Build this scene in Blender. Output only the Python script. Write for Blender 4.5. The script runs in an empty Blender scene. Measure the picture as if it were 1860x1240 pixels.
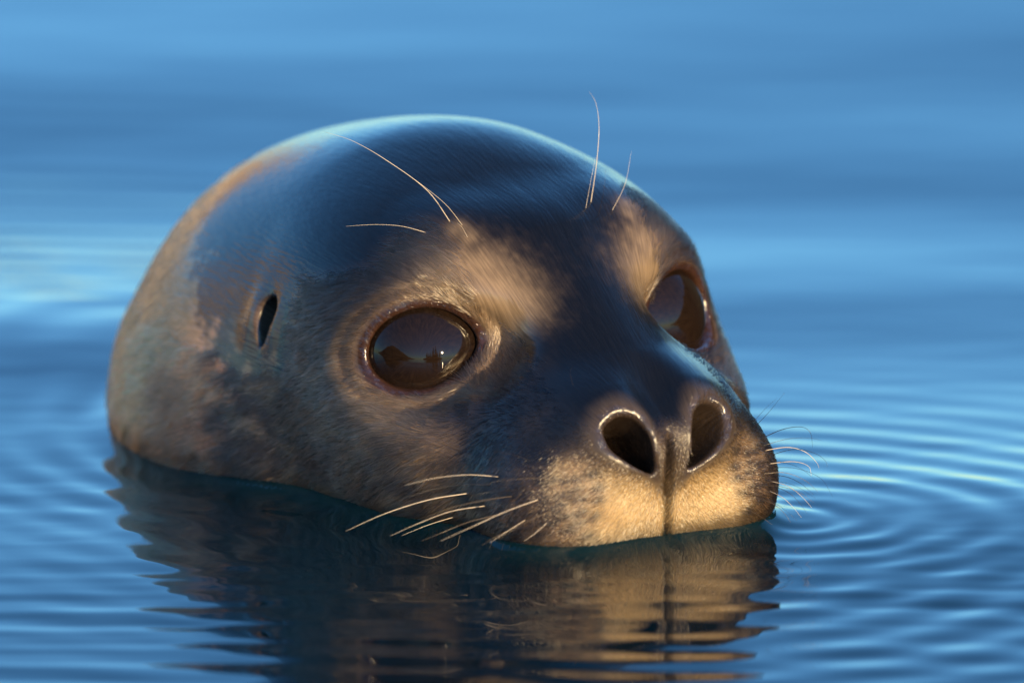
import bpy, math, random
import numpy as np
from mathutils import Vector, Matrix
sc = bpy.context.scene
R = math.radians
rng = np.random.default_rng(7); random.seed(7)
# ================================================================ camera, sky, sun, exposure
TH, PITCH, ROLL = R(28), R(13), R(1.5)      # the seal's heading off the lens axis, camera tilt, the seal's head roll
DIST, WIDTH = 3.5, 0.32                     # metres to the eyes, metres across the frame there
SUN_AZ, SUN_EL = R(29), R(10)                # sun: right of straight behind the camera, low
CAM_D = np.array((0, math.cos(PITCH), -math.sin(PITCH))); CAM_U = np.array((0, math.sin(PITCH), math.cos(PITCH)))
EYE_MID = np.array((0, 0, 3.12*0.0172))
CAM_P = EYE_MID - 0.72*0.0172*np.array((1,0,0)) - 0.28*0.0172*CAM_U - DIST*CAM_D
cam = bpy.data.cameras.new('camera'); co = bpy.data.objects.new('camera', cam); sc.collection.objects.link(co)
co.location = CAM_P; co.rotation_euler = (math.pi/2 - PITCH, 0, 0)
cam.sensor_width = 36; cam.lens = 36*DIST/WIDTH; cam.clip_start = 0.1; cam.clip_end = 20000
cam.dof.use_dof = True; cam.dof.focus_distance = DIST - 0.028; cam.dof.aperture_fstop = 7.1; cam.dof.aperture_blades = 7
sc.camera = co
world = bpy.data.worlds.new('World'); sc.world = world; world.use_nodes = True
wn = world.node_tree; wn.nodes.clear()
sky = wn.nodes.new('ShaderNodeTexSky'); sky.sky_type = 'NISHITA'; sky.sun_disc = False
sky.sun_elevation = SUN_EL; sky.sun_rotation = math.pi - SUN_AZ
sky.air_density = 1.0; sky.dust_density = 0.0; sky.ozone_density = 4.7
tint = wn.nodes.new('ShaderNodeMix'); tint.data_type = 'RGBA'; tint.blend_type = 'MULTIPLY'
tint.inputs[0].default_value = 1; tint.inputs[7].default_value = (0.80, 0.99, 1.03, 1)
bg = wn.nodes.new('ShaderNodeBackground'); bg.inputs[1].default_value = 0.15
wo = wn.nodes.new('ShaderNodeOutputWorld')
wn.links.new(sky.outputs[0], tint.inputs[6]); wn.links.new(tint.outputs[2], bg.inputs[0]); wn.links.new(bg.outputs[0], wo.inputs[0])
SUN_V = Vector((math.sin(SUN_AZ)*math.cos(SUN_EL), -math.cos(SUN_AZ)*math.cos(SUN_EL), math.sin(SUN_EL)))
sl = bpy.data.lights.new('sun', 'SUN'); sl.energy = 4.5; sl.angle = R(0.53); sl.color = (1.0, 0.72, 0.38)
so = bpy.data.objects.new('sun', sl); sc.collection.objects.link(so); so.rotation_euler = SUN_V.to_track_quat('Z', 'Y').to_euler()
so.location = (2, -3, 2)
sc.view_settings.view_transform = 'Standard'; sc.view_settings.look = 'None'; sc.view_settings.gamma = 1
sc.view_settings.use_curve_mapping = False; sc.view_settings.exposure = 1.32
sc.cycles.use_denoising = True
sc.cycles.sample_clamp_indirect = 6
sc.cycles_curves.shape = 'THICK' if False else 'RIBBONS'
# ---------------------------------------------------------------- seal form (signed distance), U = 17.2 mm
U = 0.0172
WATER_T = -3.12                        # water level below the mid point between the eyes
def smin(a, b, k):
    h = np.clip(0.5 + 0.5*(b-a)/k, 0, 1)
    return b*(1-h) + a*h - k*h*(1-h)
def smax(a, b, k): return -smin(-a, -b, k)
def ell(P, c, r, R=None):
    q = P - np.array(c, np.float32)
    if R is not None: q = q @ R
    r = np.array(r, np.float32)
    k0 = np.sqrt(((q/r)**2).sum(1)); k1 = np.sqrt(((q/(r*r))**2).sum(1)) + 1e-6
    return k0*(k0-1)/k1
def cone(P, a, b, ra, rb):             # tapered capsule
    a = np.array(a, np.float32); b = np.array(b, np.float32)
    ba = b-a; h = np.clip(((P-a)@ba)/(ba@ba), 0, 1)
    return np.linalg.norm(P - a - h[:,None]*ba, axis=1) - (ra + (rb-ra)*h)
def basis(d, up=(0,0,1)):
    d = np.array(d, float); d /= np.linalg.norm(d)
    h = np.cross(up, d); h /= np.linalg.norm(h); v = np.cross(d, h)
    return d, h, v
EA, EE = math.radians(33), math.radians(9)
EYE_D, EYE_H, EYE_V = basis((math.cos(EE)*math.cos(EA), math.cos(EE)*math.sin(EA), math.sin(EE)))
EYE_R = 1.30
EYE_C = np.array((0.22, 2.83, 0.0)) - EYE_R*EYE_D - 0.15*EYE_V
# EYE_H points to the outer side for the left eye (l>0): flip so +h = outer corner
if EYE_H[1] < 0: EYE_H = -EYE_H
def eye_open(P):
    """<0 inside the lid opening: an almond in the plane across the eye axis (P mirrored to l>0)"""
    q = (P - EYE_C.astype(np.float32))
    x = q@EYE_H.astype(np.float32); y = q@EYE_V.astype(np.float32); z = q@EYE_D.astype(np.float32)
    yy = y + 0.10*x - 0.13
    a = 0.97; b = np.where(yy > 0, 0.73, 0.70)
    xn = (x + 0.02)/a
    # pointed inner corner
    b = b*np.where(xn < 0, 1-0.18*np.clip(-xn,0,1)**2, 1)
    rho = np.sqrt(xn**2 + (yy/b)**2)
    return (rho-1)*0.85, x, y, z
NOSTRIL_C = np.array((4.38, 0.74, -1.20))
_nd, _nh, _nv = basis((0.93, 0.16, 0.28))
NA = math.radians(36)
NOS_D = _nd; NOS_A = math.cos(NA)*_nv + math.sin(NA)*_nh; NOS_B = -math.sin(NA)*_nv + math.cos(NA)*_nh
if NOS_A[1] < 0:
    NOS_A = math.cos(NA)*_nv - math.sin(NA)*_nh; NOS_B = math.sin(NA)*_nv + math.cos(NA)*_nh
def nostril(P):
    q = P - NOSTRIL_C.astype(np.float32)
    a = q@NOS_A.astype(np.float32); b = q@NOS_B.astype(np.float32); d = q@NOS_D.astype(np.float32)
    w = 0.315*(1 + 0.48*np.clip(a/0.6,-1.2,1.2))          # wide above, narrow below
    w = w*np.clip(1+0.18*d, .35, 1.3); a = a + 0.35*np.minimum(d,0)*-0.5
    rho = np.sqrt((a/0.59)**2 + (b/np.maximum(w,.1))**2)
    s = (rho-1)*0.42 + 0.012*np.sin(7*a+4*b) + 0.010*np.sin(13*b-9*a+1)
    s = smax(s, -(d+2.3), 0.3)
    return s
EAR_C = np.array((-3.42, 4.04, -0.12))
def head(P):
    """P: (n,3) f,l,t.  returns the skin distance before the eye balls go in"""
    P = P.astype(np.float32).copy(); P[:,1] = np.abs(P[:,1])
    d = ell(P, (-4.0,0,-0.72), (4.75,4.1,3.75))                    # cranium
    d = smin(d, ell(P, (-6.3,0,-3.5), (6.3,5.05,4.5)), 1.5)          # neck and jowl
    d = smin(d, ell(P, (-7.4,0,-1.75), (4.3,4.0,3.85)), 1.5)          # nape
    d = smin(d, ell(P, (-11.5,0,-7.6), (8.0,4.6,4.4)), 1.2)         # shoulders, going under water
    d = smin(d, ell(P, (-0.6,1.75,-2.3), (2.9,1.95,2.1)), 1.2)      # cheeks
    d = smin(d, ell(P, (-1.5,1.80,0.15), (2.3,1.5,1.55)), 1.6)      # temples
    d = smin(d, ell(P, (-1.2,2.2,-1.2), (2.2,1.40,1.55)), 1.4)       # under the eyes
    d = smin(d, cone(P, (-0.5,0,0.35), (3.0,0,-1.35), 1.75, 1.25), 0.9)  # bridge
    d = smin(d, ell(P, (2.6,1.38,-2.5), (1.75,1.52,1.6)), 0.7)   # whisker pads
    d = smin(d, ell(P, (3.0,0,-2.6), (1.32,1.6,1.4)), 0.5)          # upper lip
    d = smin(d, ell(P, (1.7,0.95,-1.35), (2.0,1.35,1.25)), 0.7)     # muzzle sides
    d = smin(d, ell(P, (3.3,0.62,-1.22), (1.25,0.98,0.90)), 0.65)  # nose
    d = smin(d, ell(P, (2.3,0,-3.5), (1.7,1.6,0.9)), 0.5)           # chin
    d = smin(d, ell(P, (-1.0,1.45,1.15), (1.1,0.95,0.85)), 0.7)     # brow
    # lid bulge
    q = P - EYE_C.astype(np.float32)
    d = smin(d, np.linalg.norm(q,axis=1) - (EYE_R-0.06), 0.55)
    eo, x, y, z = eye_open(P)
    rq = np.linalg.norm(q,axis=1)
    d = smax(d, np.where(z>0.1, (rq-(EYE_R+0.07)-1.08*np.maximum(eo,0)-0.5*np.maximum(rq-1.7,0)**2)*0.7, -9).astype(np.float32), 0.45)   # nothing stands proud of the lids
    lid = np.sqrt((np.linalg.norm(q,axis=1)-EYE_R+0.03)**2 + (eo-0.115)**2) - 0.125
    d = smin(d, np.where(z>0, lid, 9).astype(np.float32), 0.16)
    d = smax(d, np.where(z>0, -eo, -9).astype(np.float32), 0.10)    # the opening
    # crease ring outside the lid
    cr = np.sqrt((eo-0.42)**2)
    d = d + np.where(z>-.2, 0.022*np.exp(-(cr/0.10)**2), 0)
    # tear groove running down from the inner corner
    # nostrils with raised rims
    ns = nostril(P)
    near = np.exp(-((P-NOSTRIL_C.astype(np.float32))**2).sum(1)/1.0)
    d = d - 0.022*np.exp(-((ns-0.14)/0.14)**2)*np.clip(near*2,0,1)
    d = smax(d, -ns, 0.17)
    # philtrum and the notch above the nose
    gl = np.exp(-(P[:,1]/0.075)**2)*np.clip((P[:,0]-3.0)/0.6,0,1)*np.clip((-1.0-P[:,2])/0.35,0,1)
    d = d + 0.20*gl
    nt = np.exp(-(P[:,1]/0.42)**2)*np.exp(-((P[:,2]+0.35)/0.6)**2)*np.clip((P[:,0]-3.0)/0.8,0,1)
    d = d + 0.30*nt
    # ear opening: a slit with a raised rear rim
    e = P - EAR_C.astype(np.float32)
    nr = np.exp(-((e[:,1])/0.9)**2)
    d = d - 0.09*np.exp(-((e[:,0]+0.40)/0.30)**2 - ((e[:,2]-.05)/0.5)**2)*nr
    d = d - 0.06*np.exp(-((e[:,0]-0.34)/0.22)**2 - (e[:,2]/0.5)**2)*nr
    es = np.sqrt(((e[:,0]-.12*e[:,2])/(0.20*np.clip(1+.75*e[:,2]/.5,.3,1.5)))**2 + ((e[:,2]-.04)/0.45)**2 + (e[:,1]/0.75)**2) - 1
    d = smax(d, -es*0.16, 0.07)
    return d
def surface_nets(fn, lo, hi, h, blk=4):
    lo = np.array(lo,float); n = [int(math.ceil((hi[i]-lo[i])/h/blk))*blk for i in range(3)]
    nb = [m//blk for m in n]
    cc = [lo[i] + (np.arange(nb[i])+.5)*blk*h for i in range(3)]
    G = np.stack(np.meshgrid(*cc, indexing='ij'),-1).reshape(-1,3).astype(np.float32)
    D0 = fn(G)
    act = np.abs(D0) < blk*h*0.87*1.7 + 0.12
    D = np.repeat(np.repeat(np.repeat(D0.reshape(nb),blk,0),blk,1),blk,2).astype(np.float32)
    D = np.pad(D, ((0,1),)*3, mode='edge')
    ids = np.stack(np.unravel_index(np.nonzero(act)[0], nb),1)*blk
    o = np.stack(np.meshgrid(*[np.arange(blk+1)]*3, indexing='ij'),-1).reshape(-1,3)
    I = (ids[:,None,:]+o[None]).reshape(-1,3)
    lin = np.unique(np.ravel_multi_index(I.T, D.shape))
    idx = np.stack(np.unravel_index(lin, D.shape),1)
    pts = (lo + idx*h).astype(np.float32)
    vals = np.concatenate([fn(pts[i:i+400000]) for i in range(0,len(pts),400000)])
    D.ravel()[lin] = vals
    S = D < 0
    c = [S[i:S.shape[0]-1+i, j:S.shape[1]-1+j, k:S.shape[2]-1+k] for i in (0,1) for j in (0,1) for k in (0,1)]
    cnt = sum(x.astype(np.int8) for x in c)
    cell = (cnt>0)&(cnt<8)
    ci = np.stack(np.nonzero(cell),1)
    vid = -np.ones(cell.shape, np.int64); vid[cell] = np.arange(len(ci))
    corners = np.array([(i,j,k) for i in (0,1) for j in (0,1) for k in (0,1)])
    acc = np.zeros((len(ci),3)); num = np.zeros(len(ci))
    for a in range(8):
        for ax in range(3):
            if corners[a][ax]==0:
                b = a + (4,2,1)[ax]
                pa = ci+corners[a]; pb = ci+corners[b]
                da = D[tuple(pa.T)]; db = D[tuple(pb.T)]
                m = (da<0)!=(db<0)
                t = np.where(m, da/np.where(m,da-db,1), 0)
                acc += np.where(m[:,None], pa + t[:,None]*(pb-pa), 0); num += m
    V = lo + acc/num[:,None]*h
    F = []
    for ax in range(3):
        s0 = [slice(None)]*3; s1 = [slice(None)]*3
        s0[ax] = slice(0,-1); s1[ax] = slice(1,None)
        A = S[tuple(s0)]; B = S[tuple(s1)]
        e = np.stack(np.nonzero(A!=B),1)
        u, w = [(1,2),(2,0),(0,1)][ax]
        ok = (e[:,u]>0)&(e[:,w]>0)&(e[:,u]<n[u])&(e[:,w]<n[w]); e = e[ok]
        ins = A[tuple(e.T)]
        q = []
        for du, dw in ((-1,-1),(0,-1),(0,0),(-1,0)):
            k = e.copy(); k[:,u]+=du; k[:,w]+=dw; q.append(vid[tuple(k.T)])
        q = np.stack(q,1); q[~ins] = q[~ins][:,::-1]
        F.append(q)
    F = np.concatenate(F); F = F[(F>=0).all(1)]
    return V, F
def grad(fn, P, e=0.02):
    g = np.stack([fn(P+np.eye(3)[i]*e)-fn(P-np.eye(3)[i]*e) for i in range(3)],1)
    return g/(np.linalg.norm(g,axis=1,keepdims=True)+1e-9)
# ================================================================ helpers
def link(o, parent=None):
    sc.collection.objects.link(o)
    if parent is not None: o.parent = parent
    return o
def tag(o, label=None, cat=None, group=None, kind=None):
    for k, v in (('label',label),('category',cat),('group',group),('kind',kind)):
        if v: o[k] = v
    return o
def mesh_obj(name, V, F, mat, parent=None, smooth=True):
    me = bpy.data.meshes.new(name)
    if isinstance(F, np.ndarray):
        n = F.shape[1]
        me.vertices.add(len(V)); me.vertices.foreach_set('co', np.asarray(V,np.float32).ravel())
        me.loops.add(F.size); me.loops.foreach_set('vertex_index', F.astype(np.int32).ravel())
        me.polygons.add(len(F)); me.polygons.foreach_set('loop_start', np.arange(0,F.size,n,dtype=np.int32))
        me.update(calc_edges=True)
    else:
        me.from_pydata([tuple(v) for v in V], [], F)
    if smooth: me.polygons.foreach_set('use_smooth', np.ones(len(me.polygons), bool))
    me.materials.append(mat)
    return link(bpy.data.objects.new(name, me), parent)
def material(name):
    m = bpy.data.materials.new(name); m.use_nodes = True
    nt = m.node_tree; return m, nt, nt.nodes['Principled BSDF']
def nd(nt, t, **kw):
    n = nt.nodes.new(t)
    for k, v in kw.items(): setattr(n, k, v)
    return n
def sstep(a, b, x):
    x = np.clip((x-a)/(b-a), 0, 1); return x*x*(3-2*x)
def vnoise(P, seed=0):                       # smooth value noise, about 0..1
    P = np.asarray(P, float); i = np.floor(P).astype(np.int64); f = P-i; f = f*f*(3-2*f)
    r = 0
    for dx in (0,1):
        for dy in (0,1):
            for dz in (0,1):
                h = (i[:,0]+dx)*374761393 + (i[:,1]+dy)*668265263 + (i[:,2]+dz)*2147483647 + seed*974711
                h = (h ^ (h >> 13))*1274126177; h = (h ^ (h >> 16)) & 0xffff
                w = (f[:,0] if dx else 1-f[:,0])*(f[:,1] if dy else 1-f[:,1])*(f[:,2] if dz else 1-f[:,2])
                r = r + w*h/65535.0
    return r
def fbm(P, seed=0, o=3): return sum(vnoise(np.asarray(P)*2**k, seed+k)*0.5**k for k in range(o))/sum(0.5**k for k in range(o))
# ---- the seal's own frame (f forward, l to its left, t up from between the eyes; in U) <-> world
_cr, _sr, _ct, _st = math.cos(ROLL), math.sin(ROLL), math.cos(TH), math.sin(TH)
M_LW = np.array(((_st, _ct*_cr, -_ct*_sr), (-_ct, _st*_cr, -_st*_sr), (0, _sr, _cr)))
def to_world(P): return (np.asarray(P,float) @ M_LW.T)*U + EYE_MID
def to_local(W): return ((np.asarray(W,float)-EYE_MID)/U) @ M_LW
def dir_world(d): return np.asarray(d,float) @ M_LW.T
def ray(px, py):                             # a point of the photograph (1860 wide) as a ray
    s = WIDTH/1860/DIST
    d = CAM_D + (px-930)*s*np.array((1,0,0)) + (620-py)*s*CAM_U
    return d
def hit(px, py):                             # ... and where it meets the seal
    d = ray(px, py); n = np.linalg.norm(d); d = d/n; t = DIST-0.35
    for _ in range(200):
        q = to_local(CAM_P + d*t)[None]; v = float(head(q)[0])
        if v < 0.004: break
        t += max(v*0.6, .004)*U
        if t > DIST+0.6: return None
    return q[0]
def on_water(px, py):
    d = ray(px, py); return CAM_P + d*(-CAM_P[2]/d[2])
# ================================================================ pigment of the coat
TAN = np.array((.185,.132,.083)); CREAM = np.array((.275,.19,.09)); DARK = np.array((.0032,.0034,.0046)); GREY = np.array((.042,.031,.026))
SKIN = np.array((.052,.039,.030)); LID = np.array((.030,.014,.009)); PINK = np.array((.30,.15,.11)); BROWN = np.array((.10,.064,.040))
SPOTS = []                                   # (centre, radius, colour, strength): patches of pale or dark coat, alike on both sides
def spot(px, py, r, c, s=1.0, el=None):
    q = hit(px, py)
    if q is not None: q = q.copy(); q[1] = abs(q[1]); SPOTS.append((q, r, c, s))
# dark cap and dark muzzle sides
for a in ((840,770,.8),(930,740,.8),(960,820,.7),(1015,780,.55),(870,815,.5),(1010,700,.6)): spot(a[0],a[1],a[2],DARK*1.5,.95)
# brown halo, then pale, round the eyes
HALO = np.array((.082,.058,.041))
for a in ((800,480,.75),(900,550,.8),(700,770,.8),(620,700,.7),(880,680,.55),(570,620,.5),(560,740,.6),(790,800,.5),(640,840,.5)): spot(a[0],a[1],a[2],HALO,.8)
for a in ((905,525,.50,.95),(945,565,.45,.95),(920,600,.34,.9),(830,492,.36,.7),(870,480,.30,.7),(895,650,.32,.65),(860,700,.26,.45),(690,745,.34,.7),(640,715,.28,.5),(610,660,.22,.4),(750,765,.30,.5),(575,690,.22,.45),(600,760,.28,.4),(660,800,.3,.35)):
    spot(a[0],a[1],a[2],TAN,a[3])
for a in ((830,414,.20),(852,430,.16)): spot(a[0],a[1],a[2],TAN*.9,.75)
# cream muzzle
for a in ((1150,920,.52),(1220,930,.5),(1300,910,.6),(1350,880,.5),(1370,830,.35)): spot(a[0],a[1],a[2],CREAM,.85)
for a in ((960,935,.5),(890,950,.45),(1010,905,.42),(1030,955,.4),(820,930,.3)) + ((1050,930,.36),(1050,870,.3),(1085,890,.2)): spot(a[0],a[1],a[2],BROWN*1.25,.85)
B = .13
WHISKERS = [
  # brow whiskers, near side
  ([(820,402),(775,345),(700,290),(640,256),(590,240)],(0,.006,.012,.012,.008),'P',.00022,0),
  ([(843,408),(810,372),(765,335),(720,303)],(0,.006,.011,.013),'P',.00014,0),
  ([(780,420),(730,411),(680,408),(628,411)],(0,.004,.008,.010),'P',.00014,0),
  ([(828,450),(790,446),(750,451),(705,466)],(0,.003,.004,.004),'D',.00012,0),
  ([(852,432),(840,414),(830,404)],(0,.002,.003),'P',.00010,0),
  # brow whiskers, far side
  ([(1074,368),(1083,300),(1088,235),(1083,190),(1070,166)],(0,.003,.004,.002,-.001),'P',.00022,0),
  ([(1065,378),(1072,335),(1082,285)],(0,.002,.002),'P',.00012,0),
  ([(1088,392),(1096,350),(1100,308)],(0,.003,.004),'D',.00011,0),
  ([(1112,382),(1135,335),(1147,275)],(0,.002,.003),'P',.00014,0),
  # muzzle, near side
  ([(905,864),(850,862),(790,868),(735,881)],(0,.008,.013,.015),'P',.00020,B),
  ([(850,895),(780,907),(700,932),(628,964)],(0,.008,.013,.014),'P',.00027,B),
  ([(880,918),(820,928),(760,950),(708,973)],(0,.007,.012,.012),'P',.00022,B),
  ([(825,940),(780,952),(730,972)],(0,.005,.007),'P',.00018,B),
  ([(980,905),(920,928),(860,955),(800,982)],(0,.008,.012,.012),'P',.00024,B),
  ([(955,943),(925,962),(890,985)],(0,.005,.006),'P',.0002,B),
  ([(995,948),(972,968),(952,982)],(0,.005,.007),'P',.0002,B),
  ([(980,866),(930,868),(880,880)],(0,.006,.009),'D',.00016,B),
  ([(945,888),(900,892),(865,898)],(0,.006,.008),'D',.00016,B),
  ([(965,835),(940,828),(915,822),(896,818)],(0,.004,.007,.009),'D',.00016,B),
  ([(1040,700),(1036,680),(1038,668)],(0,.001,.002),'D',.00010,0),
  # muzzle, far side
  ([(1368,780),(1395,750),(1425,713)],(0,.002,.004),'D',.00014,B),
  ([(1366,772),(1390,742),(1412,722)],(0,-.004,-.010),'D',.00010,B),
  ([(1382,796),(1420,780),(1455,775),(1472,786),(1476,812)],(0,.002,.004,.004,.002),'D',.00021,B),
  ([(1385,808),(1430,797),(1470,795),(1494,800)],(0,-.003,-.006,-.008),'D',.00012,B),
  ([(1390,816),(1430,812),(1462,820),(1482,838),(1488,850)],(0,.0,.0,-.002,-.004),'P',.00022,B),
  ([(1393,828),(1440,816),(1478,822),(1498,835),(1503,848)],(0,.003,.005,.006,.006),'D',.00016,B),
  ([(1398,841),(1440,838),(1468,846),(1474,864)],(0,.002,.003,.003),'P',.00022,B),
  ([(1396,848),(1445,850),(1490,868),(1513,902)],(0,.004,.007,.008),'D',.00014,B),
  ([(1402,860),(1430,866),(1455,878),(1478,898)],(0,.002,.004,.004),'D',.00020,B),
  ([(1402,872),(1430,882),(1455,900),(1475,922)],(0,.004,.006,.006),'P',.00020,B),
  ([(1340,868),(1390,872),(1440,880),(1482,905)],(0,.006,.008,.009),'D',.00018,B),
  ([(1400,890),(1420,902),(1440,920),(1456,940)],(0,.003,.004,.004),'P',.00016,B),
  ([(1375,842),(1410,838),(1450,848),(1480,870)],(0,.006,.009,.010),'D',.00016,B),
  ([(1385,860),(1425,858),(1462,872),(1486,893)],(0,-.002,-.003,-.003),'M',.00018,B),
  ([(1395,880),(1425,890),(1448,908),(1466,932)],(0,.002,.002,.002),'D',.00018,B),
  ([(1380,905),(1405,915),(1425,932),(1436,948)],(0,.005,.006,.006),'M',.00018,B),
  ([(1350,895),(1392,905),(1425,925),(1448,945)],(0,.007,.010,.010),'D',.00016,B),
  ([(1370,885),(1410,882),(1450,893),(1478,912)],(0,.006,.009,.009),'M',.00018,B),
  ([(1360,925),(1385,940),(1402,952)],(0,.005,.006),'M',.00016,B),
  ([(930,900),(880,908),(820,922),(765,942)],(0,.008,.013,.015),'M',.00018,B),
  ([(900,935),(850,948),(800,968),(765,982)],(0,.006,.009,.009),'M',.00018,B),
  ([(1005,925),(955,948),(905,978)],(0,.007,.010),'M',.00018,B),
  ([(1040,935),(1010,958),(985,985)],(0,.006,.008),'M',.00017,B),
  ([(940,955),(905,972),(875,990)],(0,.005,.006),'M',.00015,B),
  ([(890,880),(840,880),(780,890),(735,905)],(0,.006,.010,.012),'D',.00014,B),
  ([(1010,870),(960,868),(910,874)],(0,.006,.010),'M',.00014,B),
  ([(1050,905),(1005,915),(960,932)],(0,.007,.011),'M',.00015,B),
]
PAD_ROOTS = []
for r_ in range(6):                          # whisker beds: dark dots in rows along the pads
    for c_ in range(8):
        px = 1085 - c_*27 - r_*7; py = 862 + r_*21 + c_*(5-r_*0.6) + random.uniform(-7,7); px += random.uniform(-11,11)
        q = hit(px, py)
        if q is not None and q[0] > 1: PAD_ROOTS.append(q*[1,-1,1] if q[1] < 0 else q)
for path, *_r in WHISKERS:
    q = hit(*path[0])
    if q is not None and q[0] > 1 and q[2] < -1: PAD_ROOTS.append(np.abs(q)*[1,1,-1])
PAD_ROOTS = np.array(PAD_ROOTS)
def coat(P):
    """pigment and how bare/wet the skin is, for points in the seal's frame"""
    P = np.asarray(P, float); Q = P.copy(); Q[:,1] = np.abs(Q[:,1])
    f, L, t = Q.T; n = len(P)
    ns = fbm(P*1.6, 3); nf = fbm(P*np.array((3.0,7.0,7.0)), 11)
    col = np.tile(GREY, (n,1))
    mott = sstep(.52,.72, fbm(P*np.array((1.3,2.2,2.2))+5, 21))
    col = col + (TAN*.45-col)*(.45*mott)[:,None]
    fl = sstep(.55,.70, fbm(P*np.array((2.4,5.5,5.5))+9, 71, 2))*sstep(2.2,3.2,L)*sstep(.6,-.4,t)
    col = col + (TAN*.95-col)*(.7*fl)[:,None]
    # dark cap: crown, nape, forehead, bridge
    edge = 0.15 + 0.35*(ns-.5) - 0.55*sstep(-1,-4,f)
    cap = sstep(edge, edge+.9, t - .18*np.maximum(L-1.2,0) + 0.42*np.maximum(f,0))*(1-sstep(1.5,2.6,L)*sstep(-1.5,.3,f))
    cap = np.maximum(cap, sstep(1.35,.8,L)*sstep(-.9,-.3,t+.45*np.maximum(f-.2,0)))*sstep(-1.15,-.75,t)
    col = col + (DARK-col)*cap[:,None]
    # tan neck behind the ears, reddened to put the warm light into its colour
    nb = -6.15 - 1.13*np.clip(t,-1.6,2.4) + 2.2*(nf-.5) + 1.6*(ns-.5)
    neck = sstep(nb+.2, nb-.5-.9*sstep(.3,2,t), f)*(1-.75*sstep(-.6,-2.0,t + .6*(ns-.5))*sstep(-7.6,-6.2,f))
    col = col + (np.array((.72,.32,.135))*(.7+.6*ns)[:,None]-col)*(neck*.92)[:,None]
    brk = .5 + 1.0*fbm(P*np.array((3.5,9.0,9.0)), 51, 3)         # ragged, hair-combed edges to the patches
    damp = np.zeros(n)
    for c, r, cc, s in SPOTS:
        w = s*np.exp(-((Q-c)**2).sum(1)/(r*r)*brk)
        col = col + (cc-col)*w[:,None]
        if cc[0] < .015: damp = np.maximum(damp, sstep(.15,.6,w))
        elif cc[0] > .15: damp = damp*(1-w)
    # nose leather
    nz = nostril(Q.astype(np.float32)); w = sstep(.42,.12,nz)*sstep(3.0,3.5,f); leather = w
    col = col + (SKIN-col)*w[:,None]
    wr = sstep(.22,.08,nz+.12*(nf-.5))*(f>3); col = col + (np.array((.034,.024,.019))-col)*wr[:,None]
    w2 = sstep(.0,-.15,nz); col = col + (np.array((.10,.010,.008))-col)*w2[:,None]
    # whisker beds
    if len(PAD_ROOTS):
        m = (f > 1.0) & (t < -1)
        if m.any():
            dq = (Q[m][:,None,:]-PAD_ROOTS[None])*np.array((.55,.75,1.15)); dd = np.min((dq**2).sum(2),1)
            col[m] += (DARK*2-col[m])*(.92*np.exp(-dd/.115**2))[:,None]
    # lids
    eo, x, y, z = eye_open(Q.astype(np.float32)); er = np.linalg.norm(Q-EYE_C,axis=1)
    lid = sstep(.25,.15,eo+.07*(nf-.5))*(z>0)*sstep(1.9,1.7,er)
    col = col + (LID-col)*lid[:,None]
    ring = sstep(.55,.25,eo)*(z>0)*sstep(2.1,1.7,er)*(1-.6*sstep(.0,-.6,x)*sstep(-.3,.4,y)); col = col + (BROWN*.8-col)*(.55*ring*(1-lid))[:,None]
    # philtrum, ear
    w = np.exp(-(L/.06)**2)*sstep(3,3.6,f)*(t<-1.2); col = col + (DARK*2-col)*(.8*w)[:,None]
    e = Q-EAR_C
    w = np.exp(-((e[:,0]+.36)/.2)**2-(e[:,2]/.45)**2-(e[:,1]/.8)**2); col = col + (BROWN*1.2-col)*(.8*w)[:,None]
    w = np.exp(-((e[:,0]+.15*e[:,2])/.13)**2-(e[:,2]/.45)**2-(e[:,1]/.8)**2); col = col + (DARK*.6-col)*(w)[:,None]
    slit = w
    soak = sstep(WATER_T+.55, WATER_T+.15, t+.25*(nf-.5)+.2*(ns-.5)); col = col*(1-.62*soak)[:,None]      # fur soaked through along the waterline
    wet = np.clip(np.maximum(cap, sstep(-1.35,-.55,t+.7*(ns-.5)+.5*(nf-.5))*sstep(-1.7,-2.9,f+.8*(nf-.5))), 0, 1); wet = np.maximum(np.maximum(wet, damp*.72), .6*soak)
    bare = np.clip(np.maximum.reduce([lid, sstep(.24,.08,nz)*(f>3), slit]), 0, 1)
    hairless = np.clip(np.maximum.reduce([lid, sstep(.26,.14,nz)*(f>3), slit]), 0, 1)
    return np.clip(col,.004,.9), wet, bare, hairless
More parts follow.
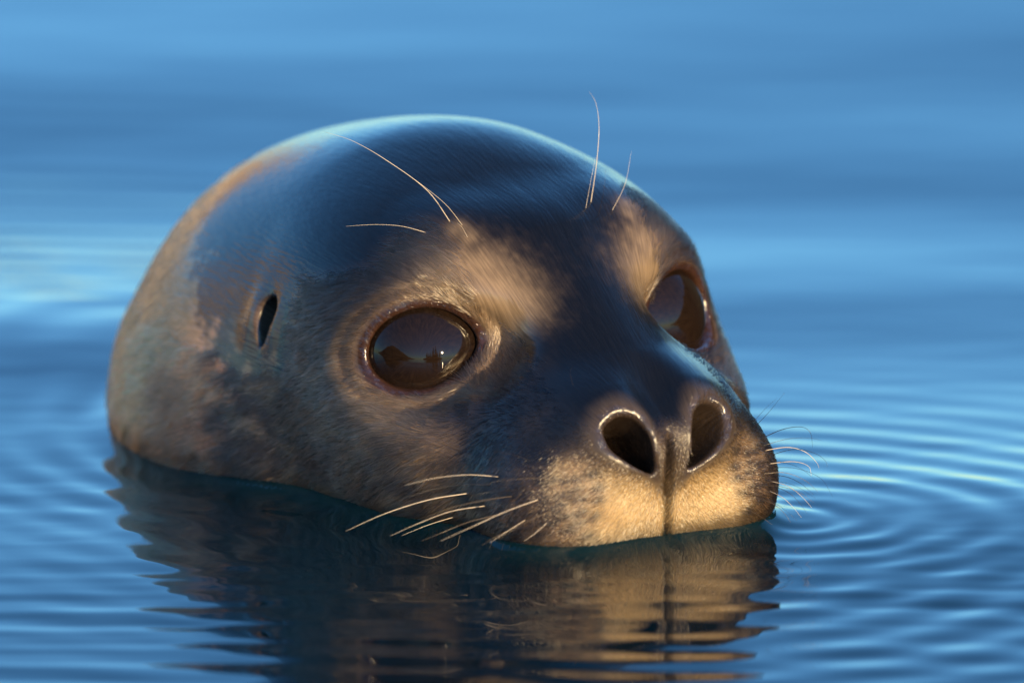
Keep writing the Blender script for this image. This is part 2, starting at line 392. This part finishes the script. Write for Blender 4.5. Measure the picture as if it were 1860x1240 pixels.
# ================================================================ the seal's body
seal = link(bpy.data.objects.new('seal', None))
tag(seal, 'wet grey seal with its head raised out of calm blue water', 'seal')
Vl, Fq = surface_nets(head, (-20,-5.7,-12.2), (5.5,5.7,3.6), 0.065)
for _ in range(2):
    d_ = head(Vl); g_ = grad(head, Vl); Vl = Vl - g_*np.clip(d_,-.03,.03)[:,None]
N_l = grad(head, Vl, .03)
def skin_material():
    m, nt, b = material('seal_skin'); L = nt.links.new
    col = nd(nt,'ShaderNodeAttribute',attribute_name='coat_colour'); wet = nd(nt,'ShaderNodeAttribute',attribute_name='wetness')
    flow = nd(nt,'ShaderNodeAttribute',attribute_name='flow')
    mp = nd(nt,'ShaderNodeMapping'); mp.inputs['Scale'].default_value = (160,1500,1); L(flow.outputs['Vector'], mp.inputs['Vector'])
    nz = nd(nt,'ShaderNodeTexNoise'); nz.inputs['Scale'].default_value = 1; nz.inputs['Detail'].default_value = 3; L(mp.outputs[0], nz.inputs['Vector'])
    mp2 = nd(nt,'ShaderNodeMapping'); mp2.inputs['Scale'].default_value = (45,420,1); L(flow.outputs['Vector'], mp2.inputs['Vector'])
    nz2 = nd(nt,'ShaderNodeTexNoise'); nz2.inputs['Scale'].default_value = 1; nz2.inputs['Detail'].default_value = 2; L(mp2.outputs[0], nz2.inputs['Vector'])
    mr = nd(nt,'ShaderNodeMapRange'); mr.inputs[1].default_value=.25; mr.inputs[2].default_value=.75; mr.inputs[3].default_value=.55; mr.inputs[4].default_value=1.25; L(nz.outputs[0], mr.inputs[0])
    mx = nd(nt,'ShaderNodeMix',data_type='RGBA',blend_type='MULTIPLY'); mx.inputs[0].default_value=1; L(col.outputs['Color'], mx.inputs[6]); L(mr.outputs[0], mx.inputs[7])
    L(mx.outputs[2], b.inputs['Base Color'])
    ro = nd(nt,'ShaderNodeMapRange'); ro.inputs[3].default_value=.42; ro.inputs[4].default_value=.17; L(wet.outputs['Fac'], ro.inputs[0]); L(ro.outputs[0], b.inputs['Roughness'])
    ad = nd(nt,'ShaderNodeMath',operation='MULTIPLY_ADD'); ad.inputs[1].default_value=.8; L(nz2.outputs[0], ad.inputs[0]); L(nz.outputs[0], ad.inputs[2])
    bp = nd(nt,'ShaderNodeBump'); bp.inputs['Strength'].default_value=.45; bp.inputs['Distance'].default_value=.0004; L(ad.outputs[0], bp.inputs['Height']); L(bp.outputs[0], b.inputs['Normal'])
    b.inputs['IOR'].default_value = 1.46
    br = nd(nt,'ShaderNodeAttribute',attribute_name='bare'); 
    tcc = nd(nt,'ShaderNodeTexCoord'); pn = nd(nt,'ShaderNodeTexNoise'); pn.inputs['Scale'].default_value=420; pn.inputs['Detail'].default_value=2; L(tcc.outputs['Object'], pn.inputs['Vector'])
    pr = nd(nt,'ShaderNodeMapRange'); pr.inputs[1].default_value=.46; pr.inputs[2].default_value=.60; L(pn.outputs[0], pr.inputs[0])
    pm = nd(nt,'ShaderNodeMath',operation='MULTIPLY'); L(br.outputs['Fac'], pm.inputs[0]); L(pr.outputs[0], pm.inputs[1]); L(pm.outputs[0], b.inputs['Coat Weight'])
    b.inputs['Coat Roughness'].default_value=.08; b.inputs['Coat IOR'].default_value=1.55
    tc = nd(nt,'ShaderNodeTexCoord'); nw = nd(nt,'ShaderNodeTexNoise'); nw.inputs['Scale'].default_value=1100; nw.inputs['Detail'].default_value=1; L(tc.outputs['Object'], nw.inputs['Vector'])
    b2 = nd(nt,'ShaderNodeBump'); b2.inputs['Strength'].default_value=1; b2.inputs['Distance'].default_value=.0009; L(nw.outputs[0], b2.inputs['Height']); L(b2.outputs[0], b.inputs['Coat Normal'])
    return m
M_SKIN = skin_material()
body = mesh_obj('body', to_world(Vl), Fq, M_SKIN, seal)
body['label'] = 'grey mottled head and neck with dark wet crown and pale muzzle'
def set_attr(me, name, typ, dom, arr, key):
    a = me.attributes.new(name, typ, dom); a.data.foreach_set(key, np.asarray(arr,np.float32).ravel())
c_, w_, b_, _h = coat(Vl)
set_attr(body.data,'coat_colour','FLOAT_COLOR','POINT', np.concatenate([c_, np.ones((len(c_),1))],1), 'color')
set_attr(body.data,'wetness','FLOAT','POINT', np.maximum(w_, b_*.9), 'value')
set_attr(body.data,'bare','FLOAT','POINT', b_, 'value')
ang = np.arctan2(Vl[:,1], Vl[:,2]+3.0)*4.0
set_attr(body.data,'flow','FLOAT_VECTOR','POINT', np.stack([Vl[:,0]*U, ang*U, 0*ang],1), 'vector')
# ================================================================ fur: short hairs lying back along the body
def flow_dir(P, N):
    Q = P.copy(); s = np.sign(P[:,1]); Q[:,1] = np.abs(Q[:,1]); f, L, t = Q.T
    side = sstep(.8,3.2,L)
    d = np.stack([-np.ones(len(P)), .1*side, -.45*side], 1)
    pad = sstep(1.2,2.6,f)*sstep(-.6,-1.6,t)
    d += pad[:,None]*np.stack([.35*np.ones(len(P)), .9*np.clip(L,0,1.2), -.6*np.ones(len(P))],1)
    bridge = sstep(-.5,1.5,f)*sstep(.2,1.6,L)*sstep(-1.2,-.2,t)
    d += bridge[:,None]*np.array((.1,.55,.25))
    # part round the eyes
    r = Q-EYE_C; ax = r@EYE_D; rr = r-ax[:,None]*EYE_D; rn = np.linalg.norm(rr,axis=1)+1e-6; rr /= rn[:,None]
    near = np.exp(-np.clip(rn-1.1,0,9)**2/.5)*(ax>-.3)
    inward = np.minimum((d*rr).sum(1)-.25, 0)
    d -= (near*inward)[:,None]*rr
    d[:,1] *= np.where(s==0,1,s)
    d += (np.stack([vnoise(P*2.2,k) for k in (31,32,33)],1)-.5)*.55
    d -= (d*N).sum(1,keepdims=True)*N
    return d/(np.linalg.norm(d,axis=1,keepdims=True)+1e-9)
def grow_fur(count):
    T = np.concatenate([Fq[:,[0,1,2]], Fq[:,[0,2,3]]]); a, b, c = Vl[T[:,0]], Vl[T[:,1]], Vl[T[:,2]]
    ar = np.linalg.norm(np.cross(b-a,c-a),axis=1)/2
    ar = ar*(a[:,2] > WATER_T-.35)
    i = rng.choice(len(T), count, p=ar/ar.sum()); u = rng.random((count,2)); u = np.where(u.sum(1,keepdims=True)>1, 1-u, u)
    P = a[i] + u[:,:1]*(b[i]-a[i]) + u[:,1:]*(c[i]-a[i])
    N = N_l[T[i,0]]*(1-u.sum(1,keepdims=True)) + N_l[T[i,1]]*u[:,:1] + N_l[T[i,2]]*u[:,1:]; N /= np.linalg.norm(N,axis=1,keepdims=True)
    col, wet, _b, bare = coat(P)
    neckish = sstep(-6.2,-7.2,P[:,0]+1.13*np.clip(P[:,2],-1.6,2.4))
    keep = rng.random(count) <  (1-bare)*(1-(1-.12*neckish)*sstep(.35,.95,wet))*(np.abs(P[:,1])>.05*sstep(3,3.6,P[:,0]))
    P, N, col, wet = P[keep], N[keep], col[keep], wet[keep]; n = len(P)
    D = flow_dir(P, N)
    far = sstep(.25,.6,eye_open(np.stack([P[:,0],np.abs(P[:,1]),P[:,2]],1).astype(np.float32))[0])*sstep(2.2,1.4,P[:,0])
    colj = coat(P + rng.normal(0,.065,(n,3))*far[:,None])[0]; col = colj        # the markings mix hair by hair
    muz = sstep(1.5,3.2,P[:,0])
    ln = (.29 + .16*sstep(-3,-7,P[:,0]) - .15*muz)*rng.uniform(.7,1.25,n)
    lift = (R(13) - R(11)*wet + R(6)*muz)*rng.uniform(.4,1.5,n)
    clump = ((np.stack([vnoise(P*6,k) for k in (41,42,43)],1)-.5)*.5 + rng.normal(0,.10,(n,3)))*(1-.75*wet)[:,None]
    D1 = D + clump; D1 -= (D1*N).sum(1,keepdims=True)*N; D1 /= np.linalg.norm(D1,axis=1,keepdims=True)
    p0 = P - N*.012*(1-.4*wet)[:,None]
    p1 = p0 + (D1*np.cos(lift)[:,None] + N*np.sin(lift)[:,None])*(ln*.5)[:,None]
    p2 = p1 + (D1*np.cos(lift*.3)[:,None] + N*np.sin(lift*.3)[:,None])*(ln*.5)[:,None]
    pts = to_world(np.stack([p0,p1,p2],1).reshape(-1,3))
    cu = bpy.data.hair_curves.new('fur'); cu.add_curves([3]*n)
    cu.position_data.foreach_set('vector', pts.astype(np.float32).ravel())
    rad = cu.attributes.get('radius') or cu.attributes.new('radius','FLOAT','POINT')
    w = rng.uniform(.75,1.2,n)[:,None]*np.array((.080,.066,.016))[None]*1e-3
    rad.data.foreach_set('value', w.astype(np.float32).ravel())
    col = col*np.exp(rng.normal(0,.5,n)*(1-.6*wet))[:,None]
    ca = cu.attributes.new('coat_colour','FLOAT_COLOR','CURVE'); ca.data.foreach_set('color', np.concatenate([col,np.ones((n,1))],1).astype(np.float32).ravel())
    m = bpy.data.materials.new('fur'); m.use_nodes = True; nt = m.node_tree; nt.nodes.clear()
    h = nd(nt,'ShaderNodeBsdfHairPrincipled'); h.parametrization = 'COLOR'
    at = nd(nt,'ShaderNodeAttribute',attribute_name='coat_colour'); nt.links.new(at.outputs['Color'], h.inputs['Color'])
    h.inputs['Roughness'].default_value=.28; h.inputs['Radial Roughness'].default_value=.45; h.inputs['Coat'].default_value=.6
    o = nd(nt,'ShaderNodeOutputMaterial'); nt.links.new(h.outputs[0], o.inputs[0])
    cu.materials.append(m)
    fo = link(bpy.data.objects.new('fur', cu), seal); fo['kind'] = 'stuff'
    return n
print('hairs', grow_fur(480000))
# ================================================================ eyes
def eye_material():
    m, nt, b = material('eye'); L = nt.links.new
    tc = nd(nt,'ShaderNodeTexCoord'); sp = nd(nt,'ShaderNodeSeparateXYZ'); L(tc.outputs['Object'], sp.inputs[0])
    at = nd(nt,'ShaderNodeMath',operation='ARCTAN2'); L(sp.outputs[1], at.inputs[0]); L(sp.outputs[0], at.inputs[1])
    cx = nd(nt,'ShaderNodeCombineXYZ'); L(at.outputs[0], cx.inputs[0]); L(sp.outputs[2], cx.inputs[1])
    mp = nd(nt,'ShaderNodeMapping'); mp.inputs['Scale'].default_value = (7,420,1); L(cx.outputs[0], mp.inputs[0])
    nz = nd(nt,'ShaderNodeTexNoise'); nz.inputs['Scale'].default_value=2.2; nz.inputs['Detail'].default_value=5; L(mp.outputs[0], nz.inputs['Vector'])
    cr = nd(nt,'ShaderNodeValToRGB'); cr.color_ramp.elements[0].position=.35; cr.color_ramp.elements[0].color=(.006,.0036,.0024,1); cr.color_ramp.elements[1].position=.75; cr.color_ramp.elements[1].color=(.012,.0070,.0046,1); L(nz.outputs[0], cr.inputs[0])
    # pale sclera far off the axis
    mr = nd(nt,'ShaderNodeMapRange'); mr.inputs[1].default_value=EYE_R*U*.615; mr.inputs[2].default_value=EYE_R*U*.575; L(sp.outputs[2], mr.inputs[0])
    mx = nd(nt,'ShaderNodeMix',data_type='RGBA'); L(mr.outputs[0], mx.inputs[0]); L(cr.outputs[0], mx.inputs[6]); mx.inputs[7].default_value=(.34,.27,.21,1)
    L(mx.outputs[2], b.inputs['Base Color']); b.inputs['Roughness'].default_value=.03; b.inputs['IOR'].default_value=1.37
    return m
M_EYE = eye_material()
def eyeball(side):
    n, k = 40, 80; V = [(0,0,1)]; F = []
    for i in range(1,n):
        a = math.pi*i/n
        V += [(math.sin(a)*math.cos(2*math.pi*j/k), math.sin(a)*math.sin(2*math.pi*j/k), math.cos(a)) for j in range(k)]
    V.append((0,0,-1))
    for j in range(k): F.append((0,1+j,1+(j+1)%k))
    for i in range(n-2):
        for j in range(k): F.append((1+i*k+j,1+(i+1)*k+j,1+(i+1)*k+(j+1)%k,1+i*k+(j+1)%k))
    e = len(V)-1
    for j in range(k): F.append((e,1+(n-2)*k+(j+1)%k,1+(n-2)*k+j))
    s = EYE_R*U*1.012; V = [(x*s*.995,y*s*.995,z*s*(1+.02*max(z,0)**3)) for x,y,z in V]
    o = mesh_obj('eyeball', V, F, M_EYE, seal)
    mir = np.array((1,side,1)); d = dir_world(EYE_D*mir); v = dir_world(EYE_V*mir); h = np.cross(v,d)
    M = Matrix(((h[0],v[0],d[0]),(h[1],v[1],d[1]),(h[2],v[2],d[2]))).to_4x4(); M.translation = Vector(to_world((EYE_C*mir)[None])[0])
    o.matrix_world = M
    o['label'] = 'large glossy dark brown eye'
for s in (1,-1): eyeball(s)
# ================================================================ whiskers
def tube(pts, r0, r1, bead=0, sides=6):
    pts = np.array(pts); n = len(pts); V = []; F = []
    T = np.gradient(pts,axis=0); T /= np.linalg.norm(T,axis=1,keepdims=True)
    for i in range(n):
        a = np.cross(T[i],(0.13,.2,1)); a /= np.linalg.norm(a); b = np.cross(T[i],a); s = i/(n-1)
        r = r0+(r1-r0)*s; r *= 1+bead*math.sin(i*2.1)
        V += [pts[i]+r*(math.cos(2*math.pi*j/sides)*a+math.sin(2*math.pi*j/sides)*b) for j in range(sides)]
    for i in range(n-1):
        for j in range(sides): F.append((i*sides+j,i*sides+(j+1)%sides,(i+1)*sides+(j+1)%sides,(i+1)*sides+j))
    F.append(tuple(range(sides))[::-1]); F.append(tuple(range((n-1)*sides,n*sides)))
    return V, F
def whisker_material(name, c, ro=.3):
    m, nt, b = material(name); b.inputs['Base Color'].default_value=(*c,1); b.inputs['Roughness'].default_value=ro
    b.inputs['Subsurface Weight'].default_value=0; return m
M_WP = whisker_material('whisker_pale',(.44,.38,.31)); M_WD = whisker_material('whisker_dark',(.016,.012,.010)); M_WM = whisker_material('whisker_brown',(.10,.075,.052))
def catmull(C, n):
    C = np.array(C,float); C = np.vstack([2*C[0]-C[1], C, 2*C[-1]-C[-2]]); out = []
    m = len(C)-3
    for k in range(n):
        u = k/(n-1)*m; i = min(int(u),m-1); u -= i; a,b,c,d = C[i:i+4]
        out.append(.5*((2*b)+(-a+c)*u+(2*a-5*b+4*c-d)*u*u+(-a+3*b-3*c+d)*u**3))
    return np.array(out)
def whisker(path, toward, mat, r0=.00016, bead=0, root_on_skin=True):
    """path: points along it as seen in the photograph, toward: metres each stands nearer than the root"""
    q = hit(*path[0])
    if q is None:                           # root just behind the outline: take the nearest skin to the left
        for k in range(1,40):
            q = hit(path[0][0]-3*k, path[0][1])
            if q is not None: break
    w0 = to_world(q[None])[0]; dep = (w0-CAM_P)@CAM_D
    C = []
    for (x,y),dz in zip(path,toward):
        d = ray(x,y); C.append(CAM_P + d*(dep-dz))
    g = grad(head, q[None],.03)[0]; C[0] = w0 - dir_world(g)*.0012
    V, F = tube(catmull(C,26), r0*.62, r0*.15, bead)
    mesh_obj('whisker', V, F, mat, seal)
for path, tw, mt, r0, bd in WHISKERS: whisker(path, tw, {'P':M_WP,'D':M_WD,'M':M_WM}[mt], r0, bd)
# ================================================================ water
def water():
    def axis(a, b, h, far):
        mid = list(np.arange(a, b+h/2, h)); up = []; x, s = b, h
        while x < far: s *= 1.16; x += s; up.append(x)
        dn = []; x, s = a, h
        while x > -far: s *= 1.16; x -= s; dn.append(x)
        return np.array(dn[::-1]+mid+up)
    X = axis(-.22,.22,.0015,6000); Y = axis(-.45,.60,.0017,6000)
    gx, gy = np.meshgrid(X, Y, indexing='xy'); P = np.stack([gx.ravel(), gy.ravel(), np.zeros(gx.size)],1)
    r = np.hypot(P[:,0], P[:,1]); fade = np.exp(-(np.clip(r-.6,0,None)/1.5)**2)
    ds = np.full(len(P), 9.0); nr = r < .9
    ds[nr] = head(to_local(P[nr]))*U                       # metres from the seal's skin at the waterline
    x, y = P[:,0], P[:,1]
    z = np.zeros(len(P))
    # slow swell
    for lam, az, amp, ph in ((.62,78,.0016,1.0),(.41,102,.0011,2.2),(.27,84,.0006,.4),(.19,97,.00028,3.0),(.95,60,.0022,.2)):
        k = 2*math.pi/lam; z += amp*np.sin(k*(x*math.cos(R(az))+y*math.sin(R(az)))+ph + .8*vnoise(P*2.2,int(lam*100)))
    z += .0042*np.sin(2*math.pi*(y-.03*x)/1.5+3.3)
    z -= z[np.abs(ds) < .03].mean() + .0046                         # still level at the seal
    # rings the muzzle sends out
    c = on_water(1430,935); rr = np.hypot(x-c[0], y-c[1]); w = vnoise(P*np.array((5,9,1)),61)*1.6
    z += .00026*np.sin(2*math.pi*rr/(.0135+.03*rr) + 4.5*w)*np.exp(-rr/.085)*sstep(0,.02,rr)*sstep(-.06,.03,x)*(.25+.75*sstep(.10,-.06,y-c[1]))*(.1+1.5*vnoise(P*np.array((9,15,1)),63)**1.5)
    c2 = on_water(1160,985); r2 = np.hypot(x-c2[0], y-c2[1])
    z += .00020*np.sin(2*math.pi*r2/.023+1+2.2*w)*np.exp(-((r2-.13)/.10)**2)*sstep(-.03,.06,x)
    pt = lambda s, sx, sy: sstep(.38,.68,vnoise(P*np.array((sx,sy,1)),s))
    for lam, sl_, amp, sd in ((.021,.10,.00022,91),(.0145,-.16,.00012,92),(.031,.22,.00026,93),(.0105,.03,.00006,94)):
        z += amp*.5*np.sin(2*math.pi*(y+sl_*x)/lam + 5*vnoise(P*np.array((4,7,1)),sd))*pt(sd+10,5,9)*sstep(.02,-.08,y+.25*np.abs(x))*(.35+.65*np.exp(-((y+.17)/.09)**2))
    for sx, sy, amp, sd in ((20,46,.0009,121),(38,90,.0004,122),(10,22,.0022,123)):
        z += amp*(vnoise(P*np.array((sx,sy,1))+[0,0,sd*.37],sd)-.5)*(.25+.75*sstep(0,.08,x)*np.exp(-(rr/.16)**2) + .35*sstep(-.05,-.12,x)*np.exp(-((y+.03)/.09)**2))*.55
    # ripples that follow the neck
    dd = np.clip(ds,0,1)
    z += .00028*np.sin(2*math.pi*dd/.019+.6+1.2*w)*np.exp(-dd/.06)*sstep(-.02,-.12,x)
    z += .0044*np.exp(-np.clip(ds,0,1)/.0042)*(1-.75*sstep(-.09,-.13,x))*(.6+.8*vnoise(P*14,77))                # meniscus
    z += .00022*np.sin(2*math.pi*(y+.12*x)/.027+3*w)*sstep(.0,-.10,x)*sstep(.45,.7,vnoise(P*np.array((5,9,1)),83))
    # the wave heaped up against the neck
    a = on_water(200,765); b = on_water(-60,812)
    t = np.clip(((x-a[0])*(b[0]-a[0])+(y-a[1])*(b[1]-a[1]))/((b[0]-a[0])**2+(b[1]-a[1])**2),-.3,1.3)
    off = (y-(a[1]+t*(b[1]-a[1])))
    z += .0005*np.exp(-(off/.025)**2)*np.exp(-(np.clip(t,0,2)/.9)**2)*sstep(.05,-.02,x-a[0])
    print('water at skin', z[np.abs(ds)<.003].min(), z[np.abs(ds)<.003].max())
    g = on_water(60,600); z += .0050*np.exp(-((x-g[0])/.075)**2-((y-g[1])/.075)**2)
    z *= fade
    z += (1-fade)*0
    P[:,2] = z
    nx, ny = len(X), len(Y); i = np.arange(nx*ny).reshape(ny,nx)
    F = np.stack([i[:-1,:-1],i[:-1,1:],i[1:,1:],i[1:,:-1]],-1).reshape(-1,4)
    m, nt, b = material('water'); L = nt.links.new
    b.inputs['Base Color'].default_value=(.0012,.010,.015,1); b.inputs['Roughness'].default_value=.02; b.inputs['IOR'].default_value=1.40
    tc = nd(nt,'ShaderNodeTexCoord'); mp = nd(nt,'ShaderNodeMapping'); mp.inputs['Scale'].default_value=(10,26,1); L(tc.outputs['Object'], mp.inputs[0])
    nz = nd(nt,'ShaderNodeTexNoise'); nz.inputs['Scale'].default_value=1; nz.inputs['Detail'].default_value=2; L(mp.outputs[0], nz.inputs['Vector'])
    bp = nd(nt,'ShaderNodeBump'); bp.inputs['Strength'].default_value=.5; bp.inputs['Distance'].default_value=.0012; L(nz.outputs[0], bp.inputs['Height']); L(bp.outputs[0], b.inputs['Normal'])
    o = mesh_obj('water', P, F, m); tag(o, kind='structure'); return o
water()
# ================================================================ the shore behind the camera, mirrored in the eyes
def shore():
    m, nt, b = material('hill'); b.inputs['Base Color'].default_value=(.035,.034,.024,1); b.inputs['Roughness'].default_value=.95
    def ridge(a0, a1, dist, prof, name, deep, mat=None):
        V = []; F = []; n = 60; rows = 8
        for i in range(n+1):
            a = a0+(a1-a0)*i/n; hgt = prof(i/n)
            for j in range(rows+1):
                s = j/rows; d = dist + deep*s
                zz = hgt*math.sin(s*math.pi*.5)**1.2*(1+.18*(vnoise(np.array([[i*.35,j*.6,dist*.01]]),5)[0]-.5)) - 1.5*(s==0)
                V.append((d*math.sin(R(a)), -d*math.cos(R(a)), zz))
        for i in range(n):
            for j in range(rows):
                k = i*(rows+1)+j; F.append((k,k+1,k+rows+2,k+rows+1))
        o = mesh_obj(name, V, F, mat or m); tag(o, kind='structure')
    ridge(56,165,200,lambda u: 165*sstep(0,.5,u)*sstep(1.05,.85,u)+4,'mountain_slope',160)
    ridge(-85,-18,330,lambda u: 125*sstep(0,.35,u)*sstep(1,.4,u)+5,'far_hill',170)
    ridge(-4,29,26,lambda u: 2.6*math.sin(u*math.pi)**.6+.1,'islet',9)
    m2, nt2, b2 = material('dry_hillside'); b2.inputs['Base Color'].default_value=(.55,.39,.24,1); b2.inputs['Roughness'].default_value=.95
    ridge(-173,-112,260,lambda u: 72*sstep(0,.12,u)*sstep(1,.8,u)*(.85+.15*math.sin(u*9))+6,'sunlit_hillside',150, m2)
    # spruces on the islet
    mt, nt, b = material('spruce'); b.inputs['Base Color'].default_value=(.03,.04,.02,1); b.inputs['Roughness'].default_value=.9
    V = []; F = []
    for k in range(26):
        a = R(random.uniform(0,26)); d = random.uniform(29,34); hgt = random.choice((3,4,5,6,7,10))*random.uniform(.8,1.2); wd = hgt*.16
        cx, cy = d*math.sin(a), -d*math.cos(a); base = 1.8; lv = 12
        for i in range(lv):                                      # drooping whorls of boughs
            s = i/lv; zz = base+hgt*(.08+.9*s); r = wd*(1-s)**.8*random.uniform(.7,1.2)+.05; nb = 9
            for j in range(nb):
                an = 2*math.pi*(j+random.random()*.6)/nb; rr = r*random.uniform(.6,1.15); w = .3*rr
                ux, uy = math.cos(an), math.sin(an); n0 = len(V)
                V += [(cx,cy,zz+hgt*.05),(cx+ux*rr-uy*w,cy+uy*rr+ux*w,zz-.15*rr),(cx+ux*rr*1.15,cy+uy*rr*1.15,zz-.3*rr),(cx+ux*rr+uy*w,cy+uy*rr-ux*w,zz-.15*rr)]
                F.append((n0,n0+1,n0+2,n0+3))
        n0 = len(V)
        for j in range(6): an = 2*math.pi*j/6; V.append((cx+.12*math.cos(an),cy+.12*math.sin(an),base-1))
        V.append((cx,cy,base+hgt)); F += [(n0+j,n0+(j+1)%6,n0+6) for j in range(6)]
    o = mesh_obj('spruce_wood', V, F, mt, smooth=False); tag(o, kind='stuff')
    o['label']='dark spruces on the islet mirrored in the eye'; o['category']='trees'
shore()
